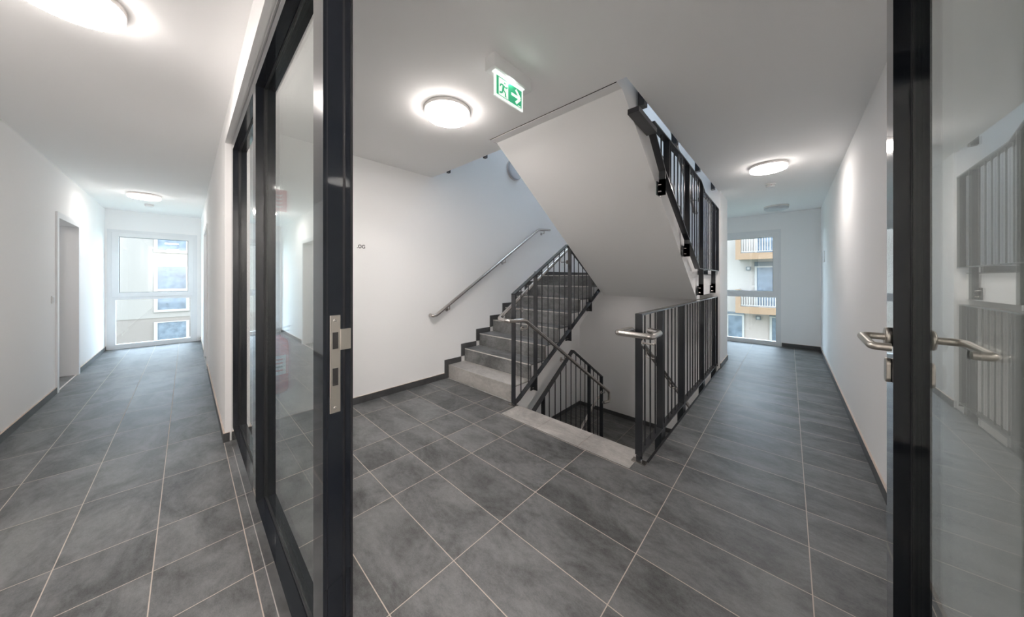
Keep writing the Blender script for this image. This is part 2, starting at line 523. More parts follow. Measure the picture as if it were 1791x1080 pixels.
# closing post with its rebates
b = MB()
b.box(-0.973, -0.885, YF, 0.2475, 0, 2.37, 'anthracite_coat')
b.box(-0.970, -0.8885, 0.2475, 0.2500, 0, 2.37, 'anthracite_groove')
b.box(-0.973, -0.8860, 0.2500, 0.2860, 0, 2.37, 'anthracite_coat')
b.box(-0.970, -0.8930, 0.2860, 0.2930, 0, 2.37, 'anthracite_groove')
b.box(-0.973, -0.8860, 0.2930, 0.3045, 0, 2.37, 'anthracite_coat')
b.box(-0.970, -0.8890, 0.3045, 0.3065, 0, 2.37, 'anthracite_groove')
b.box(-0.973, -0.8870, 0.3065, 0.3120, 0, 2.37, 'anthracite_groove')
b.build('post', P)
for nm, z0, z1, sgn in (('bottom_rail', 0.0, 0.155, 1), ('top_rail', 2.285, 2.372, -1)):
    b = MB()
    for (xa, xb_) in ((-3.132, -2.090), (-2.006, -0.973)):
        b.box(xa, xb_, YF, 0.278, z0, z1, 'anthracite_coat')
        b.box(xa, xb_, 0.278, 0.286, z0 + (0 if sgn > 0 else .006), z1 - (.006 if sgn > 0 else 0), 'anthracite_groove')
        b.box(xa, xb_, 0.286, YR + .012, z0, z1, 'anthracite_coat')
    b.build(nm, P)
b = MB(); b.box(-3.132, -0.90, YF - .0015, YF, 0.0, 0.002, 'silicone_light'); b.build('silicone_joint', P)
for (xa, xb_) in ((-3.13, -2.092), (-2.004, -0.975)):
    b = MB(); glass_box(b, xa, xb_, YG - .001, YG + .007, 0.157, 2.283); b.build('glass_pane', P)
    bd = MB()
    for (p, q, r_, t_) in ((xa, xa + .004, .157, 2.283), (xb_ - .004, xb_, .157, 2.283), (xa, xb_, .157, .161), (xa, xb_, 2.279, 2.283)):
        bd.box(p, q, YG - .006, YG - .0015, r_, t_, 'anthracite_groove')
    bd.build('glazing_bead', P)
# strike plate with latch lip
X0 = -0.885
b = MB()
b.box(X0 - .001, X0 + .0018, 0.2545, 0.2795, 0.938, 1.196, 'brushed_nickel')
b.box(X0 - .001, X0 + .0022, 0.2795, 0.3055, 1.102, 1.158, 'brushed_nickel')
sp = b.build('strike_plate', P, 0.0005)
for (z0, z1) in ((1.107, 1.151), (1.010, 1.056)):
    MB().box(X0 + .0018, X0 + .0024, 0.2605, 0.2740, z0, z1, 'hole_dark').build('latch_hole', sp)
for z in (1.183, 0.951):
    MB().disc((X0 + .0018, 0.2665, z), [(0.0042, 0), (0.0042, 0.0006), (.003, .0012)], 'stainless', 'x', 16).build('screw', sp)

# hinge jamb and header on the far side of the doorway (mostly outside the frame)
J = thing('door_frame', (0.3, 0.28, 0), 'anthracite steel door jamb carrying the open glass door', 'door frame')
MB().box(0.288, XR, YF, YR, 0, 2.37, 'anthracite_coat').build('jamb', J)
MB().box(X0, 0.288, YF, YR, 2.25, 2.372, 'anthracite_coat').build('header', J)

# ------------------------------------------------------------------ open door leaf (parallel to the right wall)
D = thing('glass_door', (0.25, 0.30, 0), 'anthracite framed glass door standing open along the right wall', 'door')
XA, XB = 0.211, 0.272
b = MB()
b.box(XA, 0.2450, 1.321, 1.394, 0.012, 2.235, 'anthracite_coat')
b.box(0.2450, 0.2490, 1.324, 1.391, 0.012, 2.235, 'anthracite_groove')
b.box(0.2490, XB, 1.3225, 1.394, 0.012, 2.235, 'anthracite_coat')
b.build('lock_stile', D)
MB().box(XA, XB, 0.334, 0.43, 0.012, 2.235, 'anthracite_coat').build('hinge_stile', D)
MB().box(XA, XB, 0.43, 1.321, 0.012, 0.15, 'anthracite_coat').build('bottom_rail', D)
MB().box(XA, XB, 0.43, 1.321, 2.15, 2.235, 'anthracite_coat').build('top_rail', D)
b = MB(); glass_box(b, 0.2430, 0.2510, 0.432, 1.3195, 0.152, 2.148); b.build('glass_pane', D)
b = MB()
b.box(0.2405, 0.2425, 1.3170, 1.321, .15, 2.15, 'anthracite_groove')
b.build('glazing_seal', D)
for side, xf, s_ in (('left', XA, -1), ('right', XB, 1)):
    xo = xf + s_ * 0.055
    b = MB()
    xr_ = xf + s_ * 0.024
    b.tube([(xf + s_ * .004, 1.352, 1.128), (xo, 1.352, 1.128), (xo, 1.188, 1.122), (xr_, 1.188, 1.122)], 0.0098, 'brushed_nickel', 18, bend=0.034)
    h = b.build('lever_handle', D)
    th = .0085
    MB().disc((xf, 1.352, 1.128), [(0.0270, 0), (0.0270, s_ * th), (0.0250, s_ * (th + .002)), (0.014, s_ * (th + .0025))], 'brushed_nickel', 'x', 32).build('rosette', h)
    b = MB()
    pts = []
    for k in range(32):
        a = 2 * math.pi * k / 32
        pts.append((1.352 + 0.0165 * math.cos(a), 1.034 + (0.0175 if math.sin(a) >= 0 else -0.0175) + 0.0165 * math.sin(a)))
    b.prism(pts, 'x', xf, xf + s_ * .0095, 'brushed_nickel')
    b.build('cylinder_rosette', D, 0.002)
for z in (0.3, 1.1, 2.0):
    MB().tube([(0.280, 0.326, z - .06), (0.280, 0.326, z + .06)], 0.009, 'anthracite_coat', 12).build('hinge', D)

# ------------------------------------------------------------------ stairs
RS, GO = 0.169, 0.267
def zz(y, y0, d, k=1): return None
S = thing('staircase', (-2.7, 2.32, 0), 'grey tiled flight with a pale first step climbing beside the left wall', 'staircase')
xs0, xs1 = XW + .001, -2.11
# concrete body
prof = []
for n in range(8):
    y = 2.337 + GO * n
    prof += [(y, RS * n - .012 if n else -.2), (y, RS * (n + 1) - .012)]
prof += [(4.30, RS * 8 - .012), (4.30, 1.09), (2.337, -.245)]
MB().prism(prof, 'x', xs0, xs1, 'soffit_paint').build('concrete_slab', S)
for n in range(8):
    y = 2.323 + GO * n
    lt = 'tile_light' if n == 0 else 'tile_dark'
    b = MB(); z0 = RS * n; z1 = RS * (n + 1)
    cuts = [xs0, -2.89, -2.30, xs1 + .002] if n % 2 else [xs0, -2.70, xs1 + .002]
    if n == 0: cuts = [xs0, -2.55, xs1 + .002]
    for i in range(len(cuts) - 1):
        b.box(cuts[i] + .001, cuts[i + 1] - .001, y, y + .014, z0 + .001, z1 - .010, lt)
    b.box(xs0, xs1 + .001, y + .004, y + .014, z0, z1 - .011, 'joint_beige')
    r_ = b.build('riser', S)
    if n < 7:
        b = MB()
        for i in range(len(cuts) - 1):
            b.box(cuts[i] + .001, cuts[i + 1] - .001, y + .010, y + GO + .0, z1 - .011, z1, lt)
        b.build('tread', S)
    b = MB(); b.box(xs0, xs1 + .002, y - .001, y + .010, z1 - .0098, z1 + .0004, 'nosing_light' if n else 'tile_light'); b.build('nosing_trim', S)
# stepped skirting on the wall
b = MB()
for n in range(8):
    y = 2.323 + GO * n
    b.prism([(y - .059, RS * n + (.0702 if n else 0)), (y, RS * n + (.0702 if n else 0)), (y, RS * (n + 1)), (y + GO - .0602, RS * (n + 1)), (y + GO - .0602, RS * (n + 1) + .069), (y - .059, RS * (n + 1) + .069)], 'x', XW, XW + .010, 'tile_skirting')
b.build('wall_skirting', S)

S2 = thing('half_landing', (-2.0, 4.9, 1.05), 'stair landing half a storey up where the two flights meet', 'landing')
b = MB(); b.box(XW + .001, -0.881, 4.30, YB - .001, 1.09, 1.341, 'soffit_paint'); b.build('slab', S2)
MB().box(-0.881, XG, 4.30, 5.215, 1.09, 1.341, 'soffit_paint').build('slab_edge', S2)
b = MB(); b.box(XW + .011, -0.881, 4.206, YB - .012, 1.3415, 1.352, 'floor_tile_lower'); b.box(-0.881, XG, 4.206, 5.215, 1.3415, 1.352, 'floor_tile_lower'); b.build('tiling', S2)

# upper flight with smooth plastered underside
U = thing('staircase', (-1.4, 3.0, 1.1), 'white plastered underside of the flight rising to the ceiling', 'staircase')
ux0, ux1 = -1.995, -0.812
prof = [(4.298, 1.048 + .0), (4.13, 1.048), (1.955, 2.555), (1.8765, 2.555), (1.8765, 2.695)]
for n in range(8, 0, -1):
    y = 4.19 - GO * (n - 1) - .012
    if n == 8: prof += [(y, 1.352 + RS * n - .012)]
    else: prof += [(y, 1.352 + RS * n - .012)]
    prof += [(y, 1.352 + RS * (n - 1) - .012)]
prof += [(4.298, 1.340)]
MB().prism(prof, 'x', ux0, ux1, 'soffit_paint').build('concrete_slab', U)
for n in range(1, 9):
    y = 4.19 - GO * (n - 1); z1 = 1.352 + RS * n
    b = MB(); b.box(ux0, ux1 + .004, y - .012, y, z1 - RS, z1 - .01, 'tile_dark'); b.build('riser', U)
    if n < 8:
        b = MB(); b.box(ux0, ux1 + .004, y - GO - .0, y + .002, z1 - .011, z1, 'tile_dark'); b.build('tread', U)
b = MB(); b.box(-2.0, -0.815, 1.8705, 1.8755, 2.5580, 2.60, 'hole_dark')
b.build('shadow_joint', U)

# flight going down
L = thing('staircase', (-1.4, 2.3, 0), 'flight going down from the pale slab into the stairwell', 'staircase')
RD = 0.1725
b = MB()
for (xa, xb_) in ((-2.03, -1.61), (-1.607, -1.20), (-1.197, XG - .001)):
    b.box(xa, xb_, 2.046, 2.30, -.012, 0.0, 'tile_light')
b.box(-2.03, XG - .001, 2.046, 2.299, -.014, -.0015, 'joint_beige')
b.build('top_tread', L)
b = MB(); b.box(-2.03, XG - .001, 2.288, 2.301, -RD, -.012, 'tile_light'); b.build('riser', L)
lx0, lx1 = -1.97, XG - .002
prof = [(2.05, -.015), (2.287, -.015)]
for k in range(0, 8):
    y = 2.287 + GO * k
    prof += [(y, -RD * (k + 1) - .012)] + ([(y + GO, -RD * (k + 1) - .012)] if k < 7 else [])
prof += [(4.156, ZL - .19), (4.10, ZL - .19), (2.05, -.40)]
MB().prism(prof, 'x', lx0, lx1, 'soffit_paint').build('concrete_slab', L)
for k in range(1, 8):
    y = 2.30 + GO * (k - 1); z = -RD * k
    MB().box(lx0, lx1, y - .012, y + GO, z - .012, z, 'tile_dark').build('tread', L)
    MB().box(lx0, lx1, y + GO - .013, y + GO, z - RD, z - .0125, 'tile_dark').build('riser', L)

# ------------------------------------------------------------------ flat bar railings
def ylerp(pts, y):
    for (a, c) in zip(pts[:-1], pts[1:]):
        if min(a[0], c[0]) - 1e-6 <= y <= max(a[0], c[0]) + 1e-6 and abs(a[0] - c[0]) > 1e-6:
            t = (y - a[0]) / (c[0] - a[0]); return a[1] + t * (c[1] - a[1])
    return None
def railing(label, x, top, bot, posts, bal, loc, w=0.05, ends=(), brackets=(), cat='railing', bside=-1):
    R = thing('stair_railing', loc, label, cat)
    t = 0.011
    MB().bar(top, x - w / 2, x + w / 2, t).build('top_rail', R)
    MB().bar(bot, x - w / 2, x + w / 2, t).build('bottom_rail', R)
    for (y, zlo, zhi) in posts:
        za = zlo if zlo is not None else ylerp(bot, y); zb = zhi if zhi is not None else ylerp(top, y)
        MB().box(x - w / 2, x + w / 2, y - .0055, y + .0055, za, zb).build('post', R) if False else \
            MB().box(x - w / 2, x + w / 2, y - .0055, y + .0055, za, zb, 'anthracite_rail').build('post', R)
    for y in bal:
        za = ylerp(bot, y); zb = ylerp(top, y)
        if za is None or zb is None or zb - za < .03: continue
        MB().tube([(x, y, za), (x, y, zb)], 0.006, 'anthracite_rail', 10).build('baluster', R)
    for (y, z, h) in brackets:
        xa = x + bside * (w / 2); xb_ = xa + bside * .008
        b = MB(); b.box(xa, xb_, y - .05, y + .05, z, z + h, 'anthracite_rail')
        b.box(x - w / 2, x + w / 2, y - .0055, y + .0055, z, z + h + .02, 'anthracite_rail')
        q = b.build('bracket', R)
        for zz_ in (z + h * .25, z + h * .75):
            m = MB(); m.disc((xa, y - .028, zz_), [(0.008, 0), (0.008, -bside * .008), (.005, -bside * .012), (.005, -bside * .026)], 'stainless', 'x', 12); m.build('bolt', q)
    return R
def span(a, c, p=0.115):
    n = max(1, round((c - a) / p)); return [a + (c - a) * i / n for i in range(1, n)]

# A: up-flight railing, clipped by the flight above
xa = -2.06
R1 = railing('black bar railing beside the tiled flight, coming to a peak under the soffit', xa,
    [(2.25, 1.135), (3.262, 1.722), (4.165, 1.150)],
    [(2.25, 0.015), (2.33, 0.045), (4.165, 1.150)],
    [(2.2555, -0.0, 1.133), (2.615, None, None), (3.32, None, None), (3.86, None, None)],
    span(2.25, 2.61, .118) + span(2.615, 3.32) + span(3.32, 3.86) + [3.96], (xa, 2.25, 0),
    brackets=[(2.615, 0.06, .13), (3.32, 0.50, .13), (3.86, 0.835, .13)])
b = MB(); b.box(xa - .06, xa + .03, 2.24, 2.27, 0, .008, 'stainless'); b.build('foot_plate', R1)

# B: lower panel under the up flight
xb2 = -2.04
railing('black bar railing low in the stairwell below the pale slab', xb2,
    [(2.335, -0.285), (3.355, 0.372), (4.165, -0.155)],
    [(2.335, -0.30), (2.40, -.32), (4.165, -1.20)],
    [(2.73, None, None), (3.79, None, None), (4.16, -1.36, -.155)],
    span(2.73, 3.79, .115) + span(3.79, 4.16, .118), (xb2, 4.16, ZL),
    brackets=[(3.79, -1.10, .1)], bside=1)

# C: landing guard beside the right corridor
xc = -0.78
R3 = railing('waist-high black bar guard between the right corridor and the stair opening', xc,
    [(2.165, 1.040), (5.215, 1.035)], [(2.165, 0.062), (5.215, 0.062)],
    [(2.17, 0.045, 1.04), (2.64, -.10, None), (3.31, -.10, None), (4.25, -.10, None), (5.03, -.10, None), (5.205, .03, None)],
    span(2.17, 2.64, .118) + span(2.64, 3.31, .112) + span(3.31, 4.25, .117) + span(4.25, 5.03, .111), (xc, 2.17, 0),
    brackets=())
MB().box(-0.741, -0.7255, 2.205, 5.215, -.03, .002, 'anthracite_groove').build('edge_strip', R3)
b = MB()
b.box(xc - .045, xc + .05, 2.140, 2.192, 0.0, .007, 'stainless')
b.box(xc - .016, xc + .016, 2.155, 2.187, .007, .045, 'anthracite_rail')
b.build('foot_plate', R3)
for y in (2.64, 3.31, 4.25, 5.03):
    MB().box(xc - .024, xc + .026, y - .05, y + .05, -.12, .056, 'anthracite_rail').build('bracket', R3)

# D: guard along the flight above
xd = -0.765
R4 = railing('black bar railing hanging below the ceiling opening on the upper flight', xd,
    [(2.38, 2.475), (3.29, 2.462), (4.02, 2.425), (4.24, 2.335), (5.20, 2.300)],
    [(2.36, 2.44), (2.65, 2.18), (3.93, 1.410), (5.20, 1.402)],
    [(2.77, None, None), (3.46, None, None), (4.13, 1.10, None), (4.92, 1.10, None), (5.19, None, None), (2.65, 1.98, 2.18), (3.46, 1.52, 1.70)],
    span(2.77, 3.46) + span(3.46, 4.13, .112) + span(4.13, 4.92, .113) + [2.62], (xd, 5.19, 1.40),
    brackets=[(2.65, 1.98, .11), (3.46, 1.52, .11), (4.13, 1.10, .11), (4.92, 1.10, .11)])
b = MB(); b.bar([(2.03, 2.425), (2.40, 2.41)], xd - .04, xd + .035, .035); b.build('end_box', R4)

# E: guard of the upper floor, only its post ends reach below the slab edge
R5 = thing('guard_railing', (-0.78, 3.6, ZU), 'upper floor guard whose dark post ends hang inside the ceiling opening', 'railing')
for y in (2.235, 3.07, 4.015, 4.976):
    MB().box(-0.80, -0.755, y - .03, y + .03, 2.535, ZU + .95, 'anthracite_rail').build('post', R5)
MB().box(-0.81, -0.75, 2.2, 5.2, ZU + .95, ZU + .962, 'anthracite_rail').build('top_rail', R5)
R6 = thing('guard_railing', (-2.6, 2.1, ZU), 'upper floor guard whose post ends show at the front edge of the ceiling opening', 'railing')
for x in (-2.965, -2.32):
    MB().box(x - .018, x + .018, 2.089, 2.12, 2.548, ZU + .95, 'anthracite_rail').build('post', R6)
MB().box(XW + .01, -2.1, 2.085, 2.125, ZU + .95, ZU + .962, 'anthracite_rail').build('top_rail', R6)

# ------------------------------------------------------------------ stainless handrails
def rail(label, pts, r, loc, brk, bend=0.03):
    h = thing('handrail', loc, label, 'handrail')
    MB().tube(pts, r, 'stainless', 18, bend).build('tube', h)
    for (a, c) in brk:                    # bracket: bent rod from below the tube to the wall, with a round plate
        a = Vector(a); c = Vector(c)
        b = MB(); b.tube([a, a + Vector((0, 0, -.055)), Vector((c.x, c.y, a.z - .055))], .006, 'stainless', 10, .02)
        q = b.build('bracket', h)
        s_ = 1 if a.x > c.x else -1
        MB().disc((c.x, c.y, a.z - .055), [(.026, 0), (.026, s_ * .004), (.022, s_ * .006)], 'stainless', 'x', 20).build('cover_plate', q)
    return h
xr1 = -3.215
def zr(y): return 0.835 + (y - 2.09) * (2.140 - 0.835) / (4.17 - 2.09)
rail('stainless tube handrail climbing the left wall above the steps',
     [(XW + .012, 2.045, .845), (xr1, 2.045, .835), (xr1, 2.10, zr(2.10)), (xr1, 4.17, 2.15), (xr1, 4.50, 2.185)], .0205, (xr1, 2.1, 0),
     [((xr1, y, zr(y) - .018), (XW, y, 0)) for y in (2.30, 3.33)] + [((xr1, 4.33, 2.155), (XW, 4.33, 0))], .04)
xh = -2.185; xk = -1.96
def zu(y): return 0.890 + (y - 2.18) * .617
def zd(y): return 0.870 - (y - 2.327) * .655
rail('stainless handrail looping round the near post from the up flight to the down flight',
     [(xh, 3.62, zu(3.62)), (xh, 2.17, .884), (-2.06, 2.165, .872), (xk, 2.325, .872), (xk, 4.245, zd(4.245)), (xk, 4.245, zd(4.245) - .135), (xk, 4.06, zd(4.245) - .10)], .0205, (xh, 2.2, 0),
     [((xh, 2.42, zu(2.42) - .018), (-2.085, 2.42, 0)), ((xh, 3.30, zu(3.3) - .018), (-2.085, 3.3, 0)), ((xk, 2.36, zd(2.36) - .018), (-2.035, 2.36, 0)), ((xk, 4.10, zd(4.10) - .018), (-2.015, 4.10, 0)), ((xk, 3.05, zd(3.05) - .018), (-2.015, 3.05, 0))], .03)
xg = -0.89
rail('stainless handrail hooked round the end post of the landing guard and sloping down',
     [(xg, 5.0, .905 - (5.0 - 2.32) * .64), (xg, 2.32, .905), (xg, 2.05, .915), (-0.655, 2.045, .915), (-0.66, 2.24, .915), (-.75, 2.29, .915)], .0205, (xg, 2.1, 0),
     [((xg, 2.64, .905 - .32 * .64 - .018), (-.805, 2.64, 0)), ((-.67, 2.17, .897), (-.755, 2.17, 0)), ((xg, 3.31, .905 - .99 * .64 - .018), (-.805, 3.31, 0))], .03)
xu = -.87
rail('stainless handrail with a hooked end behind the upper bar railing',
     [(xu, 2.6, 2.546 + (3.78 - 2.6) * .62), (xu, 4.24, 2.20), (xu, 4.30, 2.125), (xu, 4.42, 2.135)], .0205, (xu, 4.3, 1.35),
     [((xu, 4.13, 2.29), (-.79, 4.13, 0))], .04)
xq = -2.17
rail('stainless handrail far down at the lower flight',
     [(xq, 3.2, -1.20), (xq, 4.28, -.55), (xq, 4.40, -.55)], .0205, (xq, 4.2, -1.38), [], .03)

# ------------------------------------------------------------------ lamps and detectors
def lamp(x, y, label, on=True, z=ZC, axis='z', lvl='full'):
    L_ = thing('ceiling_lamp', (x, y, z), label, 'lamp', None)
    R = .168
    if axis == 'z':
        MB().disc((x, y, z), [(R, 0), (R, -.020), (R * .985, -.024)], 'lamp_rim', 'z', 56).build('housing', L_)
        MB().disc((x, y, z - .024), [(R * .975, 0), (R * .975, -.022), (R * .95, -.031), (R * .86, -.037)], 'lamp_off', 'z', 56, mats=['lamp_edge_' + lvl, 'lamp_glow_' + lvl, 'lamp_glow_' + lvl] if on else ['lamp_off'] * 3).build('diffuser', L_)
    else:
        MB().disc((x, y, z), [(R, 0), (R, .020)], 'lamp_rim', 'x', 48).build('housing', L_)
        MB().disc((x + .02, y, z), [(R * .975, 0), (R * .975, .022), (R * .9, .034)], 'lamp_off', 'x', 48).build('diffuser', L_)
    return L_
lamp(-1.88, 1.325, 'lit round flush lamp on the ceiling in front of the stairs')
lamp(-.17, 4.40, 'lit round flush lamp on the right corridor ceiling', lvl='soft')
lamp(-.165, 6.98, 'unlit round lamp near the window at the right corridor end', on=False)
lamp(-7.12, -.43, 'lit round flush lamp near the window of the left corridor', lvl='dim')
lamp(-2.33, -.36, 'large bright round lamp cut by the top left corner', lvl='strong')
lamp(XW, 3.60, 'unlit round lamp on the stairwell wall of the upper storey', on=False, z=3.06, axis='x')
lamp(1.0, -.40, 'added unseen fill lamp on the ceiling behind the camera', lvl='bright')  # out of view, added to lift the light around the camera
lamp(-6.4, YL - 1.0, 'added unseen lamp brightening the side room behind the open doorway', lvl='dim')  # added out of sight to brighten the open door leaf
lamp(-2.2, 5.0, 'added unseen lamp under the half landing lighting the back wall', z=1.09, lvl='low')  # hidden lamp added to light the lower stairwell wall
def detector(x, y, label):
    D_ = thing('smoke_detector', (x, y, ZC), label, 'smoke detector')
    MB().disc((x, y, ZC), [(.055, 0), (.055, -.012), (.050, -.018)], 'white_plastic', 'z', 32).build('base_ring', D_)
    MB().disc((x, y, ZC - .018), [(.047, 0), (.047, -.022), (.036, -.032)], 'white_plastic', 'z', 32).build('sensor_head', D_)
    MB().disc((x + .01, y - .047, ZC - .026), [(.004, 0), (.004, -.004)], 'sign_red', 'z', 10).build('indicator', D_)
detector(-.18, 5.28, 'white smoke detector on the right corridor ceiling')
detector(-8.0, -.43, 'white smoke detector on the left corridor ceiling')

# ------------------------------------------------------------------ exit sign
EX = thing('exit_sign', (-1.235, 1.31, ZC), 'green running man exit sign with arrow hanging from the ceiling', 'exit sign')
ex = -1.222
MB().box(ex - .055, ex + .022, 1.155, 1.485, 2.478, ZC, 'white_plastic').build('housing', EX, .004)
MB().box(ex - .020, ex + .008, 1.178, 1.43, 2.472, 2.478, 'sign_white').build('light_slot', EX)
y0, y1, z0, z1 = 1.180, 1.425, 2.335, 2.470
MB().box(ex - .008, ex, y0, y1, z0, z1, 'sign_white').build('panel', EX)
pic = MB(); e = ex + .0006; W_ = y1 - y0; H_ = z1 - z0
def yz(u, v): return (y0 + u * W_, z0 + v * H_)
def patch(poly, m, off=0):
    vs = [(e + off, *yz(*p)) for p in poly]; pic.add(vs, [tuple(range(len(vs)))], m)
patch([(.055, .10), (.945, .10), (.945, .90), (.055, .90)], 'sign_green')
patch([(.13, .13), (.45, .13), (.45, .86), (.13, .86)], 'sign_white', .0006)       # door opening
def limb(pts, w, m='sign_green', off=.0012):
    for (a, c) in zip(pts[:-1], pts[1:]):
        d = Vector((c[0] - a[0], (c[1] - a[1]) * .55)); d.normalize(); nx, ny = -d.y * w, d.x * w / .55
        patch([(a[0] + nx, a[1] + ny), (c[0] + nx, c[1] + ny), (c[0] - nx, c[1] - ny), (a[0] - nx, a[1] - ny)], m, off)
limb([(.29, .64), (.27, .42)], .036)
limb([(.29, .60), (.38, .56), (.42, .64)], .018)
limb([(.27, .62), (.20, .62), (.17, .50)], .018)
limb([(.28, .42), (.35, .34), (.36, .16)], .022)
limb([(.26, .43), (.24, .27), (.15, .24)], .022)
patch([(.33 + .026 * math.cos(k * math.pi / 6), .74 + .047 * math.sin(k * math.pi / 6)) for k in range(12)], 'sign_green', .0012)
limb([(.56, .50), (.86, .50)], .035, 'sign_white', .0012)
limb([(.72, .80), (.885, .50)], .035, 'sign_white', .0015)
limb([(.72, .20), (.885, .50)], .035, 'sign_white', .0018)
patch([(.80, .13), (.90, .13), (.90, .17), (.80, .17)], 'sign_white', .0012)
pic.build('pictogram', EX)
MB().disc((ex + .004, 1.305, 2.4695), [(.007, 0), (.007, -.004), (.004, -.006)], 'sign_led', 'z', 16).build('indicator_light', EX)

# ------------------------------------------------------------------ fire extinguisher and its sign
FE = thing('fire_extinguisher', (-3.165, 0.515, 0.33), 'red fire extinguisher hanging on the left wall behind the glass', 'fire extinguisher')
cx, cy = -3.165, 0.515
MB().disc((cx, cy, .335), [(.050, 0), (.072, .012), (.080, .035), (.080, .40), (.074, .43), (.055, .455), (.026, .47), (.026, .485)], 'extinguisher_red', 'z', 40).build('cylinder_body', FE)
v = MB().disc((cx, cy, .815), [(.022, 0), (.022, .02), (.014, .024), (.014, .045)], 'brushed_nickel', 'z', 20).build('valve', FE)
MB().disc((cx + .022, cy, .842), [(.013, 0), (.013, .012)], 'white_plastic', 'x', 16).build('pressure_gauge', v)
b = MB(); b.prism([(-.03, .852), (.09, .885), (.09, .895), (-.03, .868)], 'x', cx - .012, cx + .012, 'black_rubber')
b.prism([(-.02, .840), (.08, .845), (.08, .855), (-.02, .852)], 'x', cx - .010, cx + .010, 'black_rubber')
for i, q in enumerate(b.v): b.v[i] = (q[0], q[1] + cy, q[2])
b.build('handle', FE)
MB().tube([(cx, cy - .02, .83), (cx + .01, cy - .10, .80), (cx + .01, cy - .100, .55), (cx + .02, cy - .088, .45)], .009, 'black_rubber', 10, .04).build('hose', FE)
lb = MB()
for (z0_, z1_, m_) in ((.50, .66, 'white_plastic'),):
    vs = []; fs = []
    for k in range(9):
        a = math.radians(-75 + k * 14)
        for z in (z0_, z1_): vs.append((cx + .0806 * math.cos(a), cy + .0806 * math.sin(a), z))
    for k in range(8): fs.append((2 * k, 2 * k + 2, 2 * k + 3, 2 * k + 1))
    lb.add(vs, fs, m_, True)
for j in range(4):
    z = .53 + j * .03; vs = []; fs = []
    for k in range(7):
        a = math.radians(-60 + k * 13)
        for zq in (z, z + .012): vs.append((cx + .0811 * math.cos(a), cy + .0811 * math.sin(a), zq))
    for k in range(6): fs.append((2 * k, 2 * k + 2, 2 * k + 3, 2 * k + 1))
    lb.add(vs, fs, 'extinguisher_red' if j != 1 else 'shutter_grey', True)
lb.build('paper_label', FE)
MB().box(XW, cx - .075, cy - .02, cy + .02, .60, .66, 'brushed_nickel').build('wall_hook', FE)
FS = thing('fire_sign', (XW + .01, .50, 1.98), 'square red fire sign with white flames on the left wall', 'sign')
MB().box(XW + .0, XW + .004, .402, .602, 1.885, 2.075, 'sign_red').build('plate', FS)
fl = MB()
for k in range(4):
    yy = .545; zb = 1.925 + k * .033
    pts = [(yy - .035, zb), (yy - .005, zb - .012), (yy + .022, zb - .002), (yy + .035, zb + .022), (yy + .018, zb + .006), (yy - .005, zb + .000), (yy - .03, zb + .012)]
    fl.prism(pts, 'x', XW + .004, XW + .0048, 'white_plastic')
fl.box(XW + .004, XW + .0048, .430, .462, 1.91, 2.03, 'white_plastic')
fl.prism([(.430, 2.032), (.462, 2.032), (.452, 2.05), (.425, 2.056), (.422, 2.046)], 'x', XW + .004, XW + .0048, 'white_plastic')
fl.build('pictogram', FS)

# floor lettering on the stairwell wall
cu = bpy.data.curves.new('lettering', 'FONT'); cu.body = '.OG'; cu.size = 0.052; cu.space_character = 1.02; cu.offset = .0008; cu.extrude = .0004
to = bpy.data.objects.new('tmp_text', cu); COL.objects.link(to)
to.rotation_euler = (math.radians(90), 0, math.radians(90)); to.scale = (0.88, 1, 1); to.location = (XW + .0008, 1.192, 1.612)
bpy.context.view_layer.update()
me = bpy.data.meshes.new_from_object(to.evaluated_get(bpy.context.evaluated_depsgraph_get()))
me.materials.clear(); me.materials.append(G['letter_black'])
lt_ = bpy.data.objects.new('wall_lettering', me); COL.objects.link(lt_); lt_.matrix_world = to.matrix_world.copy()
bpy.data.objects.remove(to)
tag(lt_, 'small black letters OG on the white wall beside the partition', 'lettering')

# switches
def switch(x, y, z, nx, ny, label):
    T = thing('light_switch', (x, y, z), label, 'light switch')
    if ny:
        MB().box(x - .04, x + .04, y, y + ny * .009, z - .04, z + .04, 'white_plastic').build('cover_frame', T, .003)
        MB().box(x - .028, x + .028, y + ny * .009, y + ny * .014, z - .028, z + .028, 'white_plastic').build('rocker', T, .002)
    else:
        MB().box(x, x + nx * .009, y - .04, y + .04, z - .04, z + .04, 'white_plastic').build('cover_frame', T, .003)
        MB().box(x + nx * .009, x + nx * .014, y - .028, y + .028, z - .028, z + .028, 'white_plastic').build('rocker', T, .002)
switch(-5.93, YL, 1.065, 0, 1, 'white light switch beside the open doorway on the left')
switch(-6.02, YP, 1.05, 0, -1, 'white light switch beside the door on the left corridor right wall')
b = thing('wall_box', (XR, 6.95, 1.6), 'small flat white box on the right corridor wall', 'wall box')
MB().box(XR, XR - .012, 6.90, 7.02, 1.56, 1.74, 'white_plastic').build('cover', b, .003)

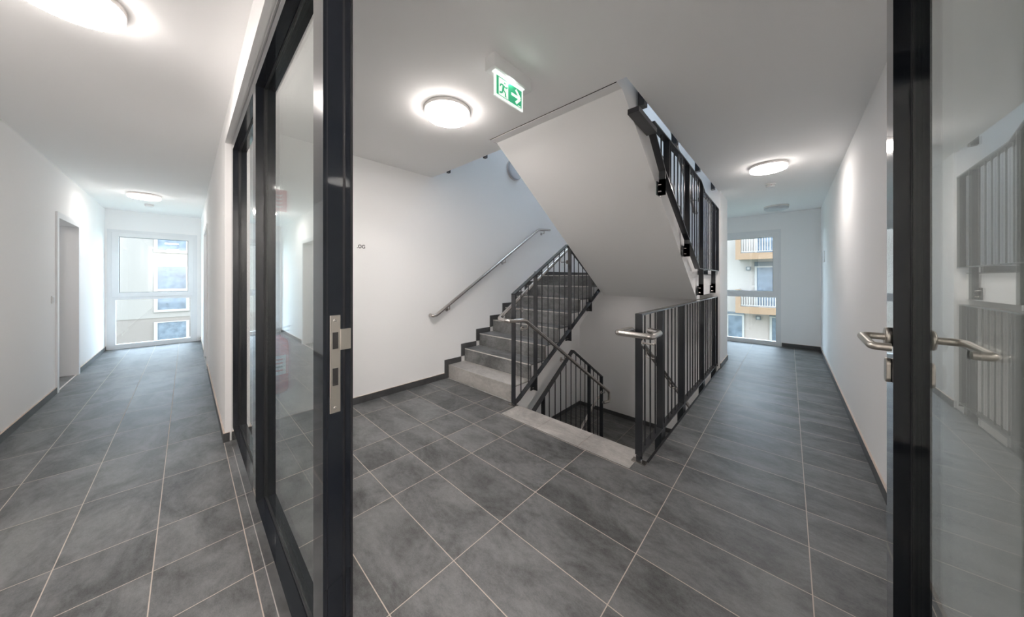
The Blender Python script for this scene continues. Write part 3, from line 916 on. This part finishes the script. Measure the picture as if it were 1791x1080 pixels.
# ------------------------------------------------------------------ corridor doors
def frame(xa, xb_, ywall, s_, depth, h=2.0):
    """white steel frame round an opening in a wall of constant y; s_ = direction out of the wall"""
    b = MB(); w = .055; t = .014
    ya, yb_ = ywall + s_ * t, ywall - s_ * depth
    b.box(xa - w, xa + .012, ywall, ya, 0, h + w, 'white_lacquer'); b.box(xb_ - .012, xb_ + w, ywall, ya, 0, h + w, 'white_lacquer')
    b.box(xa + .012, xb_ - .012, ywall, ya, h - .012, h + w, 'white_lacquer')
    b.box(xa + .0005, xa + .012, ywall, yb_, 0, h - .0005, 'white_lacquer'); b.box(xb_ - .012, xb_ - .0005, ywall, yb_, 0, h - .0005, 'white_lacquer')
    b.box(xa + .012, xb_ - .012, ywall, yb_, h - .012, h - .0005, 'white_lacquer')
    return b
d1 = st(frame(OX0, OX1, YL, 1, .15).build('door_1'))
lf = MB().box(OX0 + .015, OX0 + .055, YL - 1.05, YL - .155, .01, 1.985, 'white_lacquer').build('door_leaf', d1)
MB().tube([(OX0 + .055, YL - .99, 1.05), (OX0 + .10, YL - .99, 1.05), (OX0 + .10, YL - .86, 1.05)], .009, 'brushed_nickel', 12, .02).build('door_handle', lf)
MB().box(OX0 + .012, OX1 - .012, YL - .012, YL, 0, .006, 'nosing_light').build('threshold', d1)
d2 = st(frame(DX0, DX1, YP, -1, .12, 2.03).build('door_2'))
lf = MB().box(DX0 + .013, DX1 - .013, YP + .02, YP + .06, .006, 2.012, 'white_lacquer').build('door_leaf', d2)

# ------------------------------------------------------------------ windows (white frame, upper sash, lower fixed pane)
def window(name, axis, c, a0, a1, z1, sash, low, s_, handle=None):
    """axis 'x': window in plane x=c (a = y). axis 'y': plane y=c (a = x). s_ = inward direction"""
    def bx(m, a, b_, d0, d1, za, zb, mt='white_lacquer'):
        if axis == 'x': m.box(c + d0 * s_, c + d1 * s_, a, b_, za, zb, mt)
        else: m.box(a, b_, c + d0 * s_, c + d1 * s_, za, zb, mt)
        return m
    (s0, s1, sz0, sz1), (l0, l1, lz0, lz1) = sash, low
    f = MB()
    zt = 0.5 * (lz1 + sz0) - .03
    bx(f, a0, l0, -.08, .012, 0, z1); bx(f, l1, a1, -.08, .012, 0, z1)
    bx(f, l0, l1, -.08, .012, 0, lz0)
    bx(f, l0, l1, -.08, .012, lz1, sz0 - .06)
    bx(f, l0, l1, -.08, .012, sz1 + .06, z1)
    fr = st(f.build(name))
    s = MB(); o = .078
    bx(s, s0 - o, s0, -.05, .030, sz0 - o, sz1 + o); bx(s, s1, s1 + o, -.05, .030, sz0 - o, sz1 + o)
    bx(s, s0, s1, -.05, .030, sz0 - o, sz0); bx(s, s0, s1, -.05, .030, sz1, sz1 + o)
    sh = s.build('sash', fr, .002)
    g = MB()
    for (p, q, r_, t_) in ((s0, s0 + .006, sz0, sz1), (s1 - .006, s1, sz0, sz1), (s0, s1, sz0, sz0 + .006), (s0, s1, sz1 - .006, sz1)):
        bx(g, p, q, -.02, -.008, r_, t_, 'shutter_grey')
    g.build('gasket', sh)
    bx(MB(), s0, s1, -.030, -.022, sz0, sz1, 'clear_glass').build('glass_pane', sh)
    bx(MB(), l0, l1, -.030, -.022, lz0, lz1, 'clear_glass').build('glass_pane', fr)
    if handle:
        ha, hz = handle
        m = MB(); bx(m, ha - .012, ha + .012, .030, .038, hz - .035, hz + .035, 'white_lacquer'); bx(m, ha - .010, ha + .010, .060, .072, hz - .11, hz + .012, 'white_lacquer'); bx(m, ha - .008, ha + .008, .038, .060, hz - .008, hz + .008, 'white_lacquer')
        m.build('window_handle', sh, .002)
    return fr
window('window_1', 'x', XE, WY0, WY1, WZ1, (-.845, .019, 1.035, 2.068), (-.883, .051, .085, .905), 1, (.058, 1.5))
window('window_2', 'y', YE, VX0, VX1, VZ1, (-.975, -.227, 1.052, 2.105), (-1.005, -.186, .081, .929), -1, (-1.02, 1.5))

# ------------------------------------------------------------------ outside
st(MB().box(-60, 40, -40, 60, -4.3, -4.1, 'outdoor_ground').build('ground'))
B1 = thing('neighbour_building', (-32, 0, -4.1), 'white rendered house with stacked windows outside the left corridor window', 'building')
b = MB(); b.box(-36, -32, -14, 9, -1.41, 8.5, 'facade_render'); b.build('wall', B1)
b = MB(); b.box(-36, -32.03, -14, 9, -4.1, -1.41, 'facade_base'); b.build('plinth_wall', B1)
for (za, zb) in ((3.28, 4.85), (.593, 2.16), (-.85, .48), (-3.15, -1.75)):
    b = MB(); o = .16; ya, yb_ = -1.36, -.03
    b.box(-32.0, -31.93, ya - o, ya, za - o, zb + .05, 'outdoor_frame'); b.box(-32, -31.93, yb_, yb_ + o, za - o, zb + .05, 'outdoor_frame')
    b.box(-32.0, -31.93, ya, yb_, zb, zb + .05, 'outdoor_frame'); b.box(-32, -31.90, ya - o, yb_ + o, za - o, za, 'outdoor_frame')
    w = b.build('window', B1)
    MB().box(-32.0, -31.97, ya, yb_, za, zb, 'outdoor_glass').build('pane', w)
B2 = thing('apartment_building', (-1, 21, -4.1), 'apartment house with peach balconies outside the right corridor window', 'building')
MB().box(-12, 8, 21, 25, -.62, 5.3, 'facade_white').build('wall', B2)
MB().box(-12, 8, 21.02, 25, -4.1, -.62, 'facade_pink').build('plinth_wall', B2)
def zb19(z): return 1.293 + 1.3 * (z - 1.293)
for (zlo, zhi, ztop) in ((2.286, 2.61, 3.75), (-.487, -.14, .74)):
    b = MB()
    b.box(-2.06, 2.6, 19.5, 21.0, zlo + .12, zhi - .03, 'facade_white')
    b.box(-2.06, 2.6, 19.46, 19.54, zlo, zhi, 'balcony_peach')
    b.box(-2.06, -1.84, 19.46, 21.0, zhi, ztop, 'balcony_peach') if False else b.box(-2.06, -1.84, 19.46, 19.60, zhi, ztop, 'balcony_peach')
    b.box(-2.06, -1.98, 19.54, 21.0, zlo + .05, ztop, 'facade_white')
    bc = b.build('balcony', B2)
    b = MB()
    b.box(-1.84, 2.6, 19.50, 19.53, ztop - .14, ztop - .10, 'outdoor_frame'); b.box(-1.84, 2.6, 19.50, 19.53, zhi + .06, zhi + .09, 'outdoor_frame')
    for k in range(44):
        x = -1.78 + k * .10
        b.box(x - .014, x + .014, 19.505, 19.525, zhi + .09, ztop - .14, 'outdoor_frame')
    b.build('balcony_grille', bc)
def facade_window(xa, xb_, za, zb, band):
    b = MB(); o = .10
    b.box(xa - o, xa, 20.95, 21.02, za - o, zb, 'outdoor_frame'); b.box(xb_, xb_ + o, 20.95, 21.02, za - o, zb, 'outdoor_frame')
    b.box(xa, xb_, 20.95, 21.02, za - o, za, 'outdoor_frame'); b.box(xa, xb_, 20.95, 21.02, zb - .07, zb, 'outdoor_frame')
    w = b.build('window', B2)
    MB().box(xa, xb_, 20.985, 21.0, za, zb - .07, 'outdoor_glass').build('pane', w)
    MB().box(xa - o, xb_ + o, 20.93, 21.02, zb, zb + band, 'shutter_grey').build('shutter_box', w)
facade_window(-1.28, .1, -.30, 1.97, .24)
facade_window(-1.28, .1, 2.6, 4.7, .24)
facade_window(-2.55, -1.92, -2.0, -.70, .13)
facade_window(-.66, .5, -2.6, -.70, .12)
for (x, z) in ((-1.64, 1.86), (-1.22, -.82)):
    b = MB(); b.box(x - .10, x + .10, 20.88, 21.0, z - .10, z + .10, 'shutter_grey'); w = b.build('wall_lamp', B2)
    MB().box(x - .06, x + .06, 20.865, 20.88, z - .06, z + .06, 'outdoor_frame').build('lamp_glass', w)
